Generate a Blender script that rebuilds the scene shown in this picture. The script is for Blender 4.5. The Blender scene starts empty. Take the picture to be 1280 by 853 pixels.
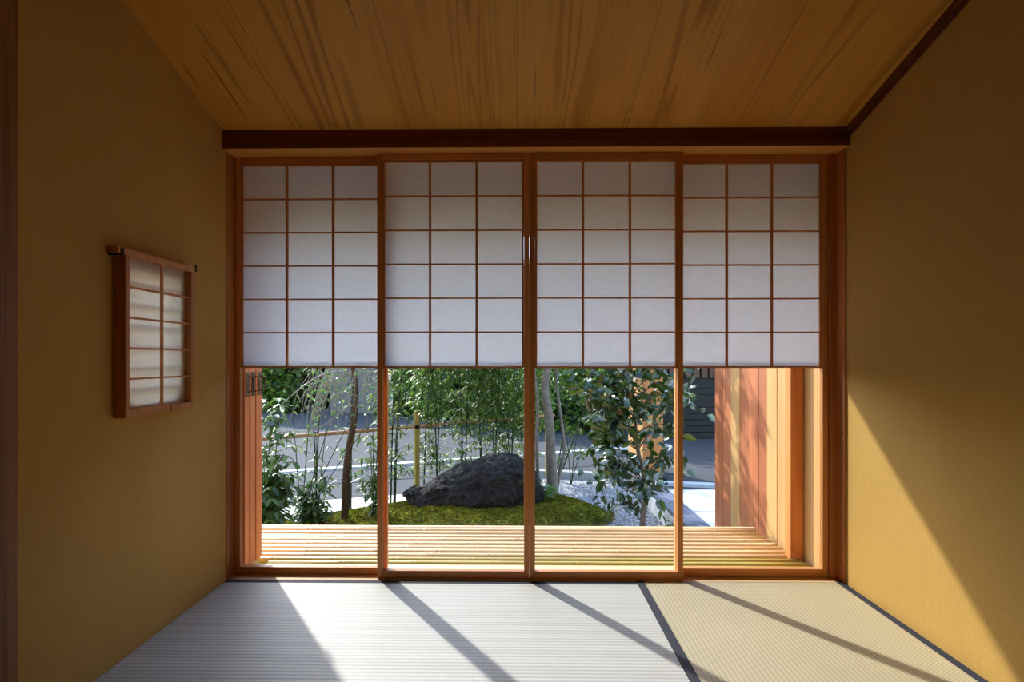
import bpy, math, random
from mathutils import Vector, Matrix, noise as mnoise

sc = bpy.context.scene
COL = sc.collection
R = random.Random(7)

# ------------------------------------------------------------------ mesh helpers
class MB:
    def __init__(self):
        self.v = []; self.f = []; self.sm = []

    def add(self, vs, fs, smooth=False):
        o = len(self.v)
        self.v += [tuple(p) for p in vs]
        self.f += [tuple(i + o for i in f) for f in fs]
        self.sm += [smooth] * len(fs)

    def box(self, x0, x1, y0, y1, z0, z1):
        vs = [(x, y, z) for z in (z0, z1) for y in (y0, y1) for x in (x0, x1)]
        self.add(vs, [(0, 2, 3, 1), (4, 5, 7, 6), (0, 1, 5, 4), (2, 6, 7, 3), (0, 4, 6, 2), (1, 3, 7, 5)])
        return self

    def prism(self, poly, axis, a, b):
        """polygon in the two other axes, extruded along axis from a to b"""
        def mk(p, t):
            q = list(p); q.insert(axis, t); return tuple(q)
        n = len(poly)
        self.add([mk(p, a) for p in poly] + [mk(p, b) for p in poly],
                 [tuple(range(n - 1, -1, -1)), tuple(range(n, 2 * n))] +
                 [(i, (i + 1) % n, n + (i + 1) % n, n + i) for i in range(n)])
        return self

    def tube(self, pts, rad, seg=8, cap=True):
        pts = [Vector(p) for p in pts]
        if not hasattr(rad, '__len__'):
            rad = [rad] * len(pts)
        ref = Vector((0.31, 0.17, 0.93)).normalized()
        vs = []; fs = []
        n = len(pts)
        for i, p in enumerate(pts):
            d = (pts[min(i + 1, n - 1)] - pts[max(i - 1, 0)])
            if d.length < 1e-9:
                d = Vector((0, 0, 1))
            d.normalize()
            rr = ref if abs(d.dot(ref)) < .95 else Vector((1, 0, 0))
            a = d.cross(rr).normalized(); b = d.cross(a).normalized()
            for k in range(seg):
                t = 2 * math.pi * k / seg
                vs.append(p + (a * math.cos(t) + b * math.sin(t)) * rad[i])
        for i in range(n - 1):
            for k in range(seg):
                k2 = (k + 1) % seg
                fs.append((i * seg + k, i * seg + k2, (i + 1) * seg + k2, (i + 1) * seg + k))
        if cap:
            fs.append(tuple(range(seg - 1, -1, -1)))
            fs.append(tuple((n - 1) * seg + k for k in range(seg)))
        self.add(vs, fs, True)
        return self

    def leaf(self, p, d, up, L, W, fold=.25, droop=.15):
        p = Vector(p); d = Vector(d).normalized(); up = Vector(up)
        s = d.cross(up)
        if s.length < 1e-4:
            s = d.cross(Vector((1, .2, .1)))
        s.normalize(); n = s.cross(d).normalized()
        def q(t, w, h):
            return p + d * (L * t) + s * (W * w) + n * (W * h - L * droop * t * t)
        vs = [q(0, 0, 0), q(.3, -.46, fold), q(.32, 0, 0), q(.3, .46, fold),
              q(.66, -.38, fold * .8), q(.68, 0, 0), q(.66, .38, fold * .8), q(1, 0, 0)]
        self.add(vs, [(0, 2, 1), (0, 3, 2), (1, 2, 5, 4), (2, 3, 6, 5), (4, 5, 7), (5, 6, 7)], True)

    def build(self, name, mat, parent=None, bevel=0.0, smooth=None):
        me = bpy.data.meshes.new(name)
        me.from_pydata(self.v, [], self.f)
        me.polygons.foreach_set('use_smooth', [bool(s) if smooth is None else smooth for s in self.sm])
        me.update()
        if mat:
            me.materials.append(mat)
        o = bpy.data.objects.new(name, me)
        COL.objects.link(o)
        if parent:
            o.parent = parent
            o.matrix_parent_inverse = Matrix.Translation(-parent.location) if parent.type == 'EMPTY' and parent.parent is None else o.matrix_parent_inverse
        if bevel:
            b = o.modifiers.new('Bevel', 'BEVEL'); b.width = bevel; b.segments = 2; b.limit_method = 'ANGLE'
        return o


def smooth_path(pts, n=6):
    pts = [Vector(p) for p in pts]
    out = []
    for i in range(len(pts) - 1):
        p0 = pts[max(i - 1, 0)]; p1 = pts[i]; p2 = pts[i + 1]; p3 = pts[min(i + 2, len(pts) - 1)]
        for k in range(n):
            t = k / n
            out.append(.5 * ((2 * p1) + (p2 - p0) * t + (2 * p0 - 5 * p1 + 4 * p2 - p3) * t * t + (3 * p1 - p0 - 3 * p2 + p3) * t ** 3))
    out.append(pts[-1])
    return out


def taper(n, a, b):
    return [a + (b - a) * i / max(n - 1, 1) for i in range(n)]


def thing(name, label, cat, loc=(0, 0, 0), group=None):
    o = bpy.data.objects.new(name, None)
    o.location = loc; o.empty_display_size = .1
    COL.objects.link(o)
    return tag(o, label, cat, group)


def tag(o, label=None, cat=None, group=None, kind=None):
    if label: o['label'] = label
    if cat: o['category'] = cat
    if group: o['group'] = group
    if kind: o['kind'] = kind
    return o


def struct(o, label=None):
    o['kind'] = 'structure'
    if label: o['label'] = label
    return o

# ------------------------------------------------------------------ materials
def new_mat(name):
    m = bpy.data.materials.new(name); m.use_nodes = True
    nt = m.node_tree; nt.nodes.clear()
    out = nt.nodes.new('ShaderNodeOutputMaterial')
    return m, nt, out

def N(nt, typ, **kw):
    n = nt.nodes.new(typ)
    for k, v in kw.items():
        if k in n.inputs: n.inputs[k].default_value = v
        else: setattr(n, k, v)
    return n

def ramp(nt, fac, stops, interp='LINEAR'):
    r = nt.nodes.new('ShaderNodeValToRGB')
    r.color_ramp.interpolation = interp
    el = r.color_ramp.elements
    while len(el) < len(stops): el.new(.5)
    for e, (p, c) in zip(el, stops):
        e.position = p; e.color = (*c, 1) if len(c) == 3 else c
    nt.links.new(fac, r.inputs['Fac'])
    return r.outputs['Color']

def mix(nt, fac, a, b, mode='MIX'):
    m = nt.nodes.new('ShaderNodeMix'); m.data_type = 'RGBA'; m.blend_type = mode
    for sock, val in ((m.inputs['Factor'], fac), (m.inputs[6], a), (m.inputs[7], b)):
        if isinstance(val, bpy.types.NodeSocket): nt.links.new(val, sock)
        elif isinstance(val, (int, float)): sock.default_value = val
        else: sock.default_value = (*val, 1)
    return m.outputs[2]

def coords(nt, scale=(1, 1, 1), rot=(0, 0, 0), loc=(0, 0, 0)):
    tc = nt.nodes.new('ShaderNodeTexCoord')
    mp = N(nt, 'ShaderNodeMapping')
    mp.inputs['Scale'].default_value = scale; mp.inputs['Rotation'].default_value = rot
    mp.inputs['Location'].default_value = loc
    nt.links.new(tc.outputs['Object'], mp.inputs['Vector'])
    return mp.outputs['Vector']

def noise(nt, vec, scale, detail=4, rough=.55, dist=0.0):
    n = N(nt, 'ShaderNodeTexNoise')
    n.inputs['Scale'].default_value = scale; n.inputs['Detail'].default_value = detail
    n.inputs['Roughness'].default_value = rough; n.inputs['Distortion'].default_value = dist
    nt.links.new(vec, n.inputs['Vector'])
    return n.outputs['Fac']

def bump(nt, h, strength, dist):
    b = N(nt, 'ShaderNodeBump'); b.inputs['Strength'].default_value = strength; b.inputs['Distance'].default_value = dist
    nt.links.new(h, b.inputs['Height'])
    return b.outputs['Normal']

def principled(nt, out, col, rough=.6, normal=None, spec=.3):
    p = nt.nodes.new('ShaderNodeBsdfPrincipled')
    if isinstance(col, bpy.types.NodeSocket): nt.links.new(col, p.inputs['Base Color'])
    else: p.inputs['Base Color'].default_value = (*col, 1)
    p.inputs['Roughness'].default_value = rough
    p.inputs['Specular IOR Level'].default_value = spec
    if normal: nt.links.new(normal, p.inputs['Normal'])
    nt.links.new(p.outputs[0], out.inputs['Surface'])
    return p

def wood(name, light, dark, axis=2, scale=1.0, rough=.45, contrast=1.0, var=.12, spec=.3):
    m, nt, out = new_mat(name)
    s = [1, 1, 1]; s[axis] = .05
    info = nt.nodes.new('ShaderNodeObjectInfo')
    tc = nt.nodes.new('ShaderNodeTexCoord')
    off = N(nt, 'ShaderNodeVectorMath', operation='SCALE'); off.inputs['Scale'].default_value = 7.3
    comb = nt.nodes.new('ShaderNodeCombineXYZ')
    for i in range(3): nt.links.new(info.outputs['Random'], comb.inputs[i])
    nt.links.new(comb.outputs[0], off.inputs[0])
    addv = N(nt, 'ShaderNodeVectorMath', operation='ADD')
    nt.links.new(tc.outputs['Object'], addv.inputs[0]); nt.links.new(off.outputs[0], addv.inputs[1])
    mp = N(nt, 'ShaderNodeMapping'); mp.inputs['Scale'].default_value = s
    nt.links.new(addv.outputs[0], mp.inputs['Vector'])
    v = mp.outputs['Vector']
    a = noise(nt, v, 9 * scale, 3, .5, .6)
    w = N(nt, 'ShaderNodeMath', operation='MULTIPLY'); nt.links.new(a, w.inputs[0]); w.inputs[1].default_value = 16
    sn = N(nt, 'ShaderNodeMath', operation='SINE'); nt.links.new(w.outputs[0], sn.inputs[0])
    mr = N(nt, 'ShaderNodeMapRange'); mr.inputs['From Min'].default_value = -1; mr.inputs['From Max'].default_value = 1
    nt.links.new(sn.outputs[0], mr.inputs['Value'])
    f = noise(nt, v, 95 * scale, 2, .6)
    fac = N(nt, 'ShaderNodeMath', operation='MULTIPLY_ADD'); nt.links.new(f, fac.inputs[0]); fac.inputs[1].default_value = .45
    sub = N(nt, 'ShaderNodeMath', operation='MULTIPLY'); nt.links.new(mr.outputs[0], sub.inputs[0]); sub.inputs[1].default_value = .55
    nt.links.new(sub.outputs[0], fac.inputs[2])
    lo = .5 - .42 / contrast; hi = .5 + .42 / contrast
    c = ramp(nt, fac.outputs[0], [(max(lo, 0), dark), (min(hi, 1), light)])
    hsv = nt.nodes.new('ShaderNodeHueSaturation')
    vr = N(nt, 'ShaderNodeMapRange'); vr.inputs['To Min'].default_value = 1 - var; vr.inputs['To Max'].default_value = 1 + var
    nt.links.new(info.outputs['Random'], vr.inputs['Value']); nt.links.new(vr.outputs[0], hsv.inputs['Value'])
    nt.links.new(c, hsv.inputs['Color'])
    principled(nt, out, hsv.outputs['Color'], rough, bump(nt, fac.outputs[0], .15, .001), spec)
    return m

def simple(name, col, rough=.7, nscale=12, amount=.15, bstr=.2, bdist=.003, spec=.3, metallic=0):
    m, nt, out = new_mat(name)
    v = coords(nt)
    n = noise(nt, v, nscale, 6, .6)
    c2 = tuple(max(x * (1 - amount * 2), 0) for x in col); c1 = tuple(min(x * (1 + amount), 1) for x in col)
    c = ramp(nt, n, [(.25, c2), (.75, c1)])
    p = principled(nt, out, c, rough, bump(nt, noise(nt, v, nscale * 6, 4), bstr, bdist), spec)
    p.inputs['Metallic'].default_value = metallic
    return m

def leaf_mat(name, dark, light, rough=.45, trans=.3, spec=.4):
    m, nt, out = new_mat(name)
    g = nt.nodes.new('ShaderNodeNewGeometry')
    c = ramp(nt, g.outputs['Random Per Island'], [(0, dark), (.7, tuple((a + b) / 2 for a, b in zip(dark, light))), (1, light)])
    p = nt.nodes.new('ShaderNodeBsdfPrincipled')
    nt.links.new(c, p.inputs['Base Color']); p.inputs['Roughness'].default_value = rough
    p.inputs['Specular IOR Level'].default_value = spec
    t = nt.nodes.new('ShaderNodeBsdfTranslucent')
    tcol = mix(nt, 1.0, c, (1.5, 1.6, .7), 'MULTIPLY'); nt.links.new(tcol, t.inputs['Color'])
    ms = nt.nodes.new('ShaderNodeMixShader'); ms.inputs[0].default_value = trans
    nt.links.new(p.outputs[0], ms.inputs[1]); nt.links.new(t.outputs[0], ms.inputs[2])
    nt.links.new(ms.outputs[0], out.inputs['Surface'])
    return m

def plaster(name, col):
    m, nt, out = new_mat(name)
    v = coords(nt)
    n = noise(nt, v, 3, 6, .6)
    fl = noise(nt, coords(nt, (60, 60, 9)), 3, 2, .5)
    c = ramp(nt, n, [(.2, tuple(x * .93 for x in col)), (.8, tuple(min(1, x * 1.05) for x in col))])
    c = mix(nt, .12, c, ramp(nt, fl, [(.4, tuple(x * .8 for x in col)), (.62, tuple(min(1, x * 1.1) for x in col))]))
    h = N(nt, 'ShaderNodeMath', operation='ADD')
    nt.links.new(noise(nt, v, 160, 4), h.inputs[0]); nt.links.new(noise(nt, v, 18, 4), h.inputs[1])
    principled(nt, out, c, .8, bump(nt, h.outputs[0], .35, .002), .15)
    return m

def rush(name, light, dark, direction, cell=.021):
    m, nt, out = new_mat(name)
    v = coords(nt)
    w = N(nt, 'ShaderNodeTexWave', wave_type='BANDS', bands_direction=direction, wave_profile='SIN')
    w.inputs['Scale'].default_value = .314159 / cell; w.inputs['Distortion'].default_value = .25
    w.inputs['Detail'].default_value = 2; w.inputs['Detail Scale'].default_value = 3
    nt.links.new(v, w.inputs['Vector'])
    sx = (14, 260, 14) if direction == 'Y' else (260, 14, 14)
    sx = (260, 14, 14) if direction == 'Y' else (14, 260, 14)
    th = noise(nt, coords(nt, sx), 1, 3, .6)
    big = noise(nt, v, 5, 4)
    f = N(nt, 'ShaderNodeMath', operation='MULTIPLY_ADD'); nt.links.new(th, f.inputs[0]); f.inputs[1].default_value = .45
    f2 = N(nt, 'ShaderNodeMath', operation='MULTIPLY'); nt.links.new(w.outputs['Fac'], f2.inputs[0]); f2.inputs[1].default_value = .6
    nt.links.new(f2.outputs[0], f.inputs[2])
    c = ramp(nt, f.outputs[0], [(.18, dark), (.7, light)])
    c = mix(nt, 1.0, c, ramp(nt, big, [(.3, (.94, .94, .93)), (.7, (1, 1, 1))]), 'MULTIPLY')
    h = N(nt, 'ShaderNodeMath', operation='MULTIPLY_ADD'); nt.links.new(th, h.inputs[0]); h.inputs[1].default_value = .25
    nt.links.new(w.outputs['Fac'], h.inputs[2])
    principled(nt, out, c, .55, bump(nt, h.outputs[0], .22, .0025), .35)
    return m

def ceiling_mat():
    m, nt, out = new_mat('ceiling_cedar')
    v = coords(nt, (1, .022, .3))
    a = noise(nt, v, 2.6, 3, .45, .5)
    w = N(nt, 'ShaderNodeMath', operation='MULTIPLY'); nt.links.new(a, w.inputs[0]); w.inputs[1].default_value = 150
    sn = N(nt, 'ShaderNodeMath', operation='SINE'); nt.links.new(w.outputs[0], sn.inputs[0])
    mr = N(nt, 'ShaderNodeMapRange'); mr.inputs['From Min'].default_value = .1; mr.inputs['From Max'].default_value = 1
    nt.links.new(sn.outputs[0], mr.inputs['Value'])
    region = ramp(nt, noise(nt, coords(nt, (1, .12, .3)), 3.1, 2, .5), [(.47, (0.10, .10, .10)), (.62, (1, 1, 1))])
    streak = ramp(nt, noise(nt, coords(nt, (75, 1.1, .3), loc=(3, 1, 0)), 1, 3, .55, .35), [(.66, (0, 0, 0)), (.72, (1, 1, 1))])
    big = noise(nt, coords(nt, (5, .5, .3)), 1, 3)
    base = ramp(nt, big, [(.25, (.84, .38, .06)), (.75, (.97, .52, .11))])
    k = mix(nt, 1.0, mr.outputs[0], region, 'MULTIPLY')
    c = mix(nt, mix(nt, 1.0, k, (.7, .7, .7), 'MULTIPLY'), base, (.46, .17, .03))
    c = mix(nt, mix(nt, 1.0, streak, (.75, .75, .75), 'MULTIPLY'), c, (.24, .075, .02))
    fine = noise(nt, coords(nt, (190, 2.2, .3)), 1, 2)
    c = mix(nt, .5, c, mix(nt, 1.0, c, ramp(nt, fine, [(.3, (.72, .68, .6)), (.7, (1, 1, 1))]), 'MULTIPLY'))
    # board seams running with the grain
    w2 = N(nt, 'ShaderNodeTexWave', wave_type='BANDS', bands_direction='X', wave_profile='SAW')
    w2.inputs['Scale'].default_value = .314159 / .455
    nt.links.new(coords(nt), w2.inputs['Vector'])
    seam = ramp(nt, w2.outputs['Fac'], [(.0, (.55, .5, .45)), (.012, (1, 1, 1))])
    c = mix(nt, 1.0, c, seam, 'MULTIPLY')
    principled(nt, out, c, .5, bump(nt, fine, .1, .001), .25)
    return m

def bamboo_mat(name, light, dark, spot=(.2, .12, .05)):
    m, nt, out = new_mat(name)
    info = nt.nodes.new('ShaderNodeObjectInfo')
    n = noise(nt, coords(nt, (1.2, 40, 40)), 1, 4)
    c = ramp(nt, n, [(.25, dark), (.72, light)])
    st = noise(nt, coords(nt, (9, 30, 30), loc=(2, 0, 5)), 1.2, 2, .4)
    c = mix(nt, ramp(nt, st, [(.73, (0, 0, 0)), (.78, (.7, .7, .7))]), c, spot)
    hsv = nt.nodes.new('ShaderNodeHueSaturation'); nt.links.new(c, hsv.inputs['Color'])
    vr = N(nt, 'ShaderNodeMapRange'); vr.inputs['To Min'].default_value = .88; vr.inputs['To Max'].default_value = 1.08
    nt.links.new(info.outputs['Random'], vr.inputs['Value']); nt.links.new(vr.outputs[0], hsv.inputs['Value'])
    principled(nt, out, hsv.outputs['Color'], .38, None, .4)
    return m

def paper_mat(name, col, trans):
    m, nt, out = new_mat(name)
    fib = noise(nt, coords(nt, (30, 30, 70)), 1, 5, .65, .8)
    c = ramp(nt, fib, [(.3, tuple(x * .93 for x in col)), (.7, col)])
    d = nt.nodes.new('ShaderNodeBsdfDiffuse'); t = nt.nodes.new('ShaderNodeBsdfTranslucent')
    nt.links.new(c, d.inputs['Color']); nt.links.new(c, t.inputs['Color'])
    ms = nt.nodes.new('ShaderNodeMixShader'); ms.inputs[0].default_value = trans
    nt.links.new(d.outputs[0], ms.inputs[1]); nt.links.new(t.outputs[0], ms.inputs[2])
    nt.links.new(ms.outputs[0], out.inputs['Surface'])
    return m

def glass_mat():
    m, nt, out = new_mat('pane_glass')
    t = nt.nodes.new('ShaderNodeBsdfTransparent'); t.inputs['Color'].default_value = (.965, .975, .97, 1)
    g = nt.nodes.new('ShaderNodeBsdfGlossy'); g.inputs['Roughness'].default_value = .02
    fr = N(nt, 'ShaderNodeFresnel'); fr.inputs['IOR'].default_value = 1.35
    ms = nt.nodes.new('ShaderNodeMixShader')
    nt.links.new(fr.outputs[0], ms.inputs[0]); nt.links.new(t.outputs[0], ms.inputs[1]); nt.links.new(g.outputs[0], ms.inputs[2])
    nt.links.new(ms.outputs[0], out.inputs['Surface'])
    return m

def rock_mat():
    m, nt, out = new_mat('garden_rock')
    v = coords(nt)
    n = noise(nt, v, 5, 8, .65, .4); n2 = noise(nt, v, 28, 6, .7)
    c = ramp(nt, n, [(.3, (.010, .009, .009)), (.55, (.028, .025, .023)), (.75, (.09, .08, .07))])
    c = mix(nt, ramp(nt, n2, [(.55, (0, 0, 0)), (.7, (.45, .45, .45))]), c, (.14, .13, .125))
    c = mix(nt, ramp(nt, noise(nt, v, 9, 4), [(.6, (0, 0, 0)), (.72, (.55, .55, .55))]), c, (.10, .085, .03))
    principled(nt, out, c, .85, bump(nt, n2, .7, .02), .2)
    return m

def moss_mat():
    m, nt, out = new_mat('moss')
    v = coords(nt)
    n = noise(nt, v, 7, 6, .65); n2 = noise(nt, v, 60, 4)
    c = ramp(nt, n, [(.32, (.03, .045, .005)), (.52, (.13, .15, .014)), (.7, (.34, .33, .045))])
    c = mix(nt, .5, c, mix(nt, 1.0, c, ramp(nt, n2, [(.3, (.3, .3, .3)), (.7, (1.3, 1.3, 1.3))]), 'MULTIPLY'))
    principled(nt, out, c, .95, bump(nt, n2, 1, .02), .1)
    return m

def gravel_mat():
    m, nt, out = new_mat('white_gravel')
    v = coords(nt)
    vo = N(nt, 'ShaderNodeTexVoronoi'); vo.inputs['Scale'].default_value = 55; nt.links.new(v, vo.inputs['Vector'])
    bw = nt.nodes.new('ShaderNodeSeparateColor'); nt.links.new(vo.outputs['Color'], bw.inputs[0])
    c = ramp(nt, bw.outputs[0], [(0, (.18, .18, .19)), (.5, (.38, .38, .39)), (1, (.58, .58, .59))])
    inv = N(nt, 'ShaderNodeMath', operation='MULTIPLY'); nt.links.new(vo.outputs['Distance'], inv.inputs[0]); inv.inputs[1].default_value = -1
    principled(nt, out, c, .9, bump(nt, inv.outputs[0], 1, .02), .2)
    return m

M = {}
M['cedar'] = wood('red_cedar', (.74, .33, .115), (.55, .205, .06), 2, 1, .42, 1)
M['cedar_x'] = wood('red_cedar_lengthwise', (.74, .33, .115), (.55, .205, .06), 0, 1, .42, 1)
M['beam'] = wood('dark_red_cedar_beam', (.20, .055, .018), (.11, .028, .010), 0, 1, .5, 1)
M['lintel'] = wood('cedar_lintel', (.95, .50, .13), (.80, .37, .08), 0, 1, .45, 1)
M['jamb'] = wood('cedar_jamb', (.52, .19, .055), (.36, .115, .03), 2, 1, .42, 1)
M['sill'] = wood('pale_cypress_sill', (.74, .52, .30), (.62, .40, .20), 0, 1, .5, 1)
M['pillar'] = wood('brown_pillar', (.34, .15, .055), (.15, .055, .02), 2, 1.3, .5, 1.6)
M['ceiling'] = ceiling_mat()
M['plaster'] = plaster('ochre_earth_plaster', (.60, .368, .105))
M['rush_sheen'] = rush('rush_painted_sheen', (.565, .56, .535), (.42, .42, .40), 'Y')  # same rush as the other mat, with sky sheen painted in as paler grey
M['rush_straw'] = rush('straw_rush', (.53, .47, .32), (.42, .36, .225), 'X', .016)
M['back'] = wood('unseen_dark_wall', (.07, .035, .018), (.04, .02, .01), 2, 1, .6, 1)  # back wall is out of view, toned dark to lower bounce light
M['floor'] = wood('unseen_dark_boards', (.16, .085, .04), (.10, .05, .022), 0, 1, .45, 1)  # out-of-view floor, kept dark so it bounces little light
M['border'] = simple('indigo_border_cloth', (.028, .032, .05), .8, 300, .2, .3, .001)
M['paper'] = paper_mat('shoji_paper', (.86, .885, .92), .62)
M['paper_warm'] = paper_mat('warm_shoji_paper', (.90, .86, .78), .68)  # warmer and more translucent than the door paper
M['glass'] = glass_mat()
M['iron'] = simple('blackened_iron', (.03, .028, .027), .5, 40, .2, .2, .001, .5, .6)
M['brass'] = simple('aged_metal', (.22, .17, .12), .4, 40, .2, .2, .001, .5, .7)
M['bamboo'] = bamboo_mat('dry_bamboo', (.64, .48, .27), (.52, .35, .165))
M['bamboo_green'] = bamboo_mat('yellow_green_bamboo', (.40, .31, .055), (.27, .21, .03))
M['shutter'] = wood('shutter_cedar', (.82, .34, .14), (.64, .22, .08), 2, 1, .5, 1)
M['board_red'] = wood('red_cedar_board', (.40, .14, .058), (.27, .08, .03), 2, .8, .55, 1.1)
M['board_tan'] = wood('tan_cedar_board', (.47, .28, .11), (.39, .21, .075), 2, .8, .55, 1)
M['post'] = wood('cedar_fence_post', (.58, .23, .07), (.42, .14, .04), 2, .8, .5, 1)
M['gate'] = wood('gate_boards', (.62, .30, .12), (.46, .19, .07), 2, .8, .55, 1)
M['gravel'] = gravel_mat()
M['pebble'] = leaf_mat('loose_pebbles', (.18, .18, .19), (.6, .6, .6), .85, 0, .2)
M['asphalt'] = simple('asphalt', (.068, .072, .081), .9, 40, .15, .5, .004, .2)
M['shade_band'] = simple('painted_street_shade', (.06, .067, .08), .9, 20, .2, .3, .004, .2)  # darker street tone: foliage shade put into the colour
M['concrete'] = simple('white_concrete', (.62, .61, .59), .85, 8, .05, .2, .002, .2)
M['kerb'] = simple('grey_kerbstone', (.36, .36, .35), .9, 20, .15, .3, .004, .2)
M['slate'] = simple('blue_grey_coping', (.13, .15, .21), .7, 8, .2, .2, .003, .3)
M['paint'] = simple('white_road_paint', (.60, .60, .59), .8, 15, .08, .2, .002, .2)
M['rock'] = rock_mat()
M['moss'] = moss_mat()
M['moss_tuft'] = leaf_mat('moss_tufts', (.05, .065, .006), (.34, .29, .025), .9, .12, .1)
M['bark'] = simple('brown_bark', (.11, .07, .045), .9, 25, .3, .8, .01, .1)
M['bark_pale'] = simple('pale_grey_bark', (.24, .20, .16), .9, 25, .25, .6, .008, .1)
M['twig'] = simple('grey_twig', (.30, .27, .23), .8, 40, .25, .4, .004, .2)
M['stem'] = simple('dark_stem', (.035, .04, .02), .6, 40, .3, .3, .003, .3)
M['leaf_camellia'] = leaf_mat('camellia_leaf', (.012, .035, .012), (.075, .13, .022), .2, .2, 1.0)
M['leaf_bamboo'] = leaf_mat('bamboo_leaf', (.025, .065, .014), (.17, .26, .045), .42, .32, .5)
M['leaf_mid'] = leaf_mat('shrub_leaf', (.02, .06, .016), (.12, .22, .04), .38, .28, .5)
M['leaf_dark'] = leaf_mat('hedge_leaf', (.02, .055, .014), (.19, .30, .045), .42, .38, .5)
M['leaf_pale'] = leaf_mat('pale_leaf', (.10, .20, .09), (.2, .34, .14), .5, .25, .3)
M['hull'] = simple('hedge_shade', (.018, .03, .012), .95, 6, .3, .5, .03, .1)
M['bamboo_post'] = bamboo_mat('ochre_bamboo_post', (.46, .33, .07), (.30, .21, .04))
M['bamboo_rail'] = bamboo_mat('tan_bamboo_rail', (.50, .27, .12), (.36, .17, .07))
M['rope'] = simple('black_twine', (.012, .011, .010), .9, 200, .2, .5, .001, .1)
M['charcoal'] = simple('charcoal_metal', (.010, .010, .011), .6, 10, .15, .1, .002, .3)
M['brown_slat'] = wood('brown_slats', (.10, .05, .03), (.06, .03, .018), 2, 1, .6, 1)
M['grey_board'] = wood('weathered_grey_boards', (.20, .185, .18), (.12, .11, .105), 2, 1, .8, 1)
M['roof'] = simple('roof_metal', (.09, .09, .095), .6, 10, .1, .1, .002, .3)
M['soffit'] = wood('eave_soffit', (.17, .075, .025), (.11, .045, .016), 1, 1, .5, 1)

# ------------------------------------------------------------------ room shell
XL, XR = -1.24, 1.381
YW = 2.60                       # inner face of the window wall
YB = -1.15
def ceil_z(y): return 1.905 + .25 * (2.59 - y)

# floor: under-floor, and unseen dark boards behind the mats, added to cut bounce
f = MB()
f.box(XL, XR, YB, 2.62, -.12, -.052)
f.box(XL, .507, YB, 1.738, -.052, 0); f.box(.507, XR, YB, .86, -.052, 0)
struct(f.build('floor', M['floor']))

def mat_thing(name, label, x0, x1, y0, y1, along, mat):
    t = thing(name, label, 'tatami mat', ((x0 + x1) / 2, (y0 + y1) / 2, -.05))
    b = .031; g = .0015
    if along == 'Y':
        MB().box(x0 + b, x1 - b, y0 + g, y1 - g, -.05, 0).build('mat_surface', mat, t)
        MB().box(x0 + g, x0 + b, y0 + g, y1 - g, -.05, .0012).build('cloth_border', M['border'], t, .001)
        MB().box(x1 - b, x1 - g, y0 + g, y1 - g, -.05, .0012).build('cloth_border', M['border'], t, .001)
    else:
        MB().box(x0 + g, x1 - g, y0 + b, y1 - b, -.05, 0).build('mat_surface', mat, t)
        MB().box(x0 + g, x1 - g, y0 + g, y0 + b, -.05, .0012).build('cloth_border', M['border'], t, .001)
        MB().box(x0 + g, x1 - g, y1 - b, y1 - g, -.05, .0012).build('cloth_border', M['border'], t, .001)
    return t
mat_thing('tatami_mat', 'pale grey tatami mat lying lengthwise along the window', XL, .508, 1.74, 2.618, 'X', M['rush_sheen'])
mat_thing('tatami_mat', 'straw yellow tatami mat with dark blue borders beside the sunlit wall', .508, XR, .865, 2.638, 'Y', M['rush_straw'])

# left wall with the small opening behind the hanging screen
T = .12
w = MB()
OY0, OY1, OZ0, OZ1 = 1.915, 2.225, .80, 1.235
def slope_poly(y0, y1, z0, z1=None):
    return [(y0, z0), (y1, z0), (y1, z1 if z1 is not None else ceil_z(y1)), (y0, z1 if z1 is not None else ceil_z(y0))]
w.prism(slope_poly(YB, OY0, -.12), 0, XL - T, XL)
w.prism(slope_poly(OY1, 2.74, -.12), 0, XL - T, XL)
w.prism(slope_poly(OY0, OY1, -.12, OZ0), 0, XL - T, XL)
w.prism(slope_poly(OY0, OY1, OZ1), 0, XL - T, XL)
# rounded lower corner fillets of the opening
for yc, s in ((OY0, 1), (OY1, -1)):
    r = .05; cy = yc + s * r; cz = OZ0 + r
    pts = [(yc, OZ0)] + [(cy - s * r * math.cos(a), cz - r * math.sin(a)) for a in [i * math.pi / 2 / 6 for i in range(7)]]
    w.prism(pts, 0, XL - T, XL)
struct(w.build('wall_left', M['plaster']))
w = MB(); w.prism(slope_poly(YB, 2.74, -.12), 0, XR, XR + T); struct(w.build('wall_right', M['plaster']))
w = MB(); w.box(XL - T, XR + T, YB - .1, YB, -.12, ceil_z(YB)); struct(w.build('unseen_wall_back', M['back']))
# ceiling boards and the outside roof which carry the same slope
def slope_slab(x0, x1, y0, y1, t0, t1):
    return MB().prism([(y0, ceil_z(y0) + t0), (y1, ceil_z(y1) + t0), (y1, ceil_z(y1) + t1), (y0, ceil_z(y0) + t1)], 0, x0, x1)
struct(slope_slab(XL - T, XR + T, YB - .1, 2.73, 0, .03).build('ceiling', M['ceiling']))
EY = 3.585
struct(slope_slab(-2.55, 1.9, YB - .3, EY, .032, .10).build('roof', M['roof']))  # extended to the left, out of view, to shade the side opening
struct(slope_slab(-2.55, 1.9, 2.732, EY, .0, .031).build('eave_soffit', M['soffit']))
struct(slope_slab(-2.55, XL - T - .002, YB - .3, 2.731, .0, .031).build('eave_soffit', M['soffit']))  # unseen left overhang, added to keep sun off the side opening

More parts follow.
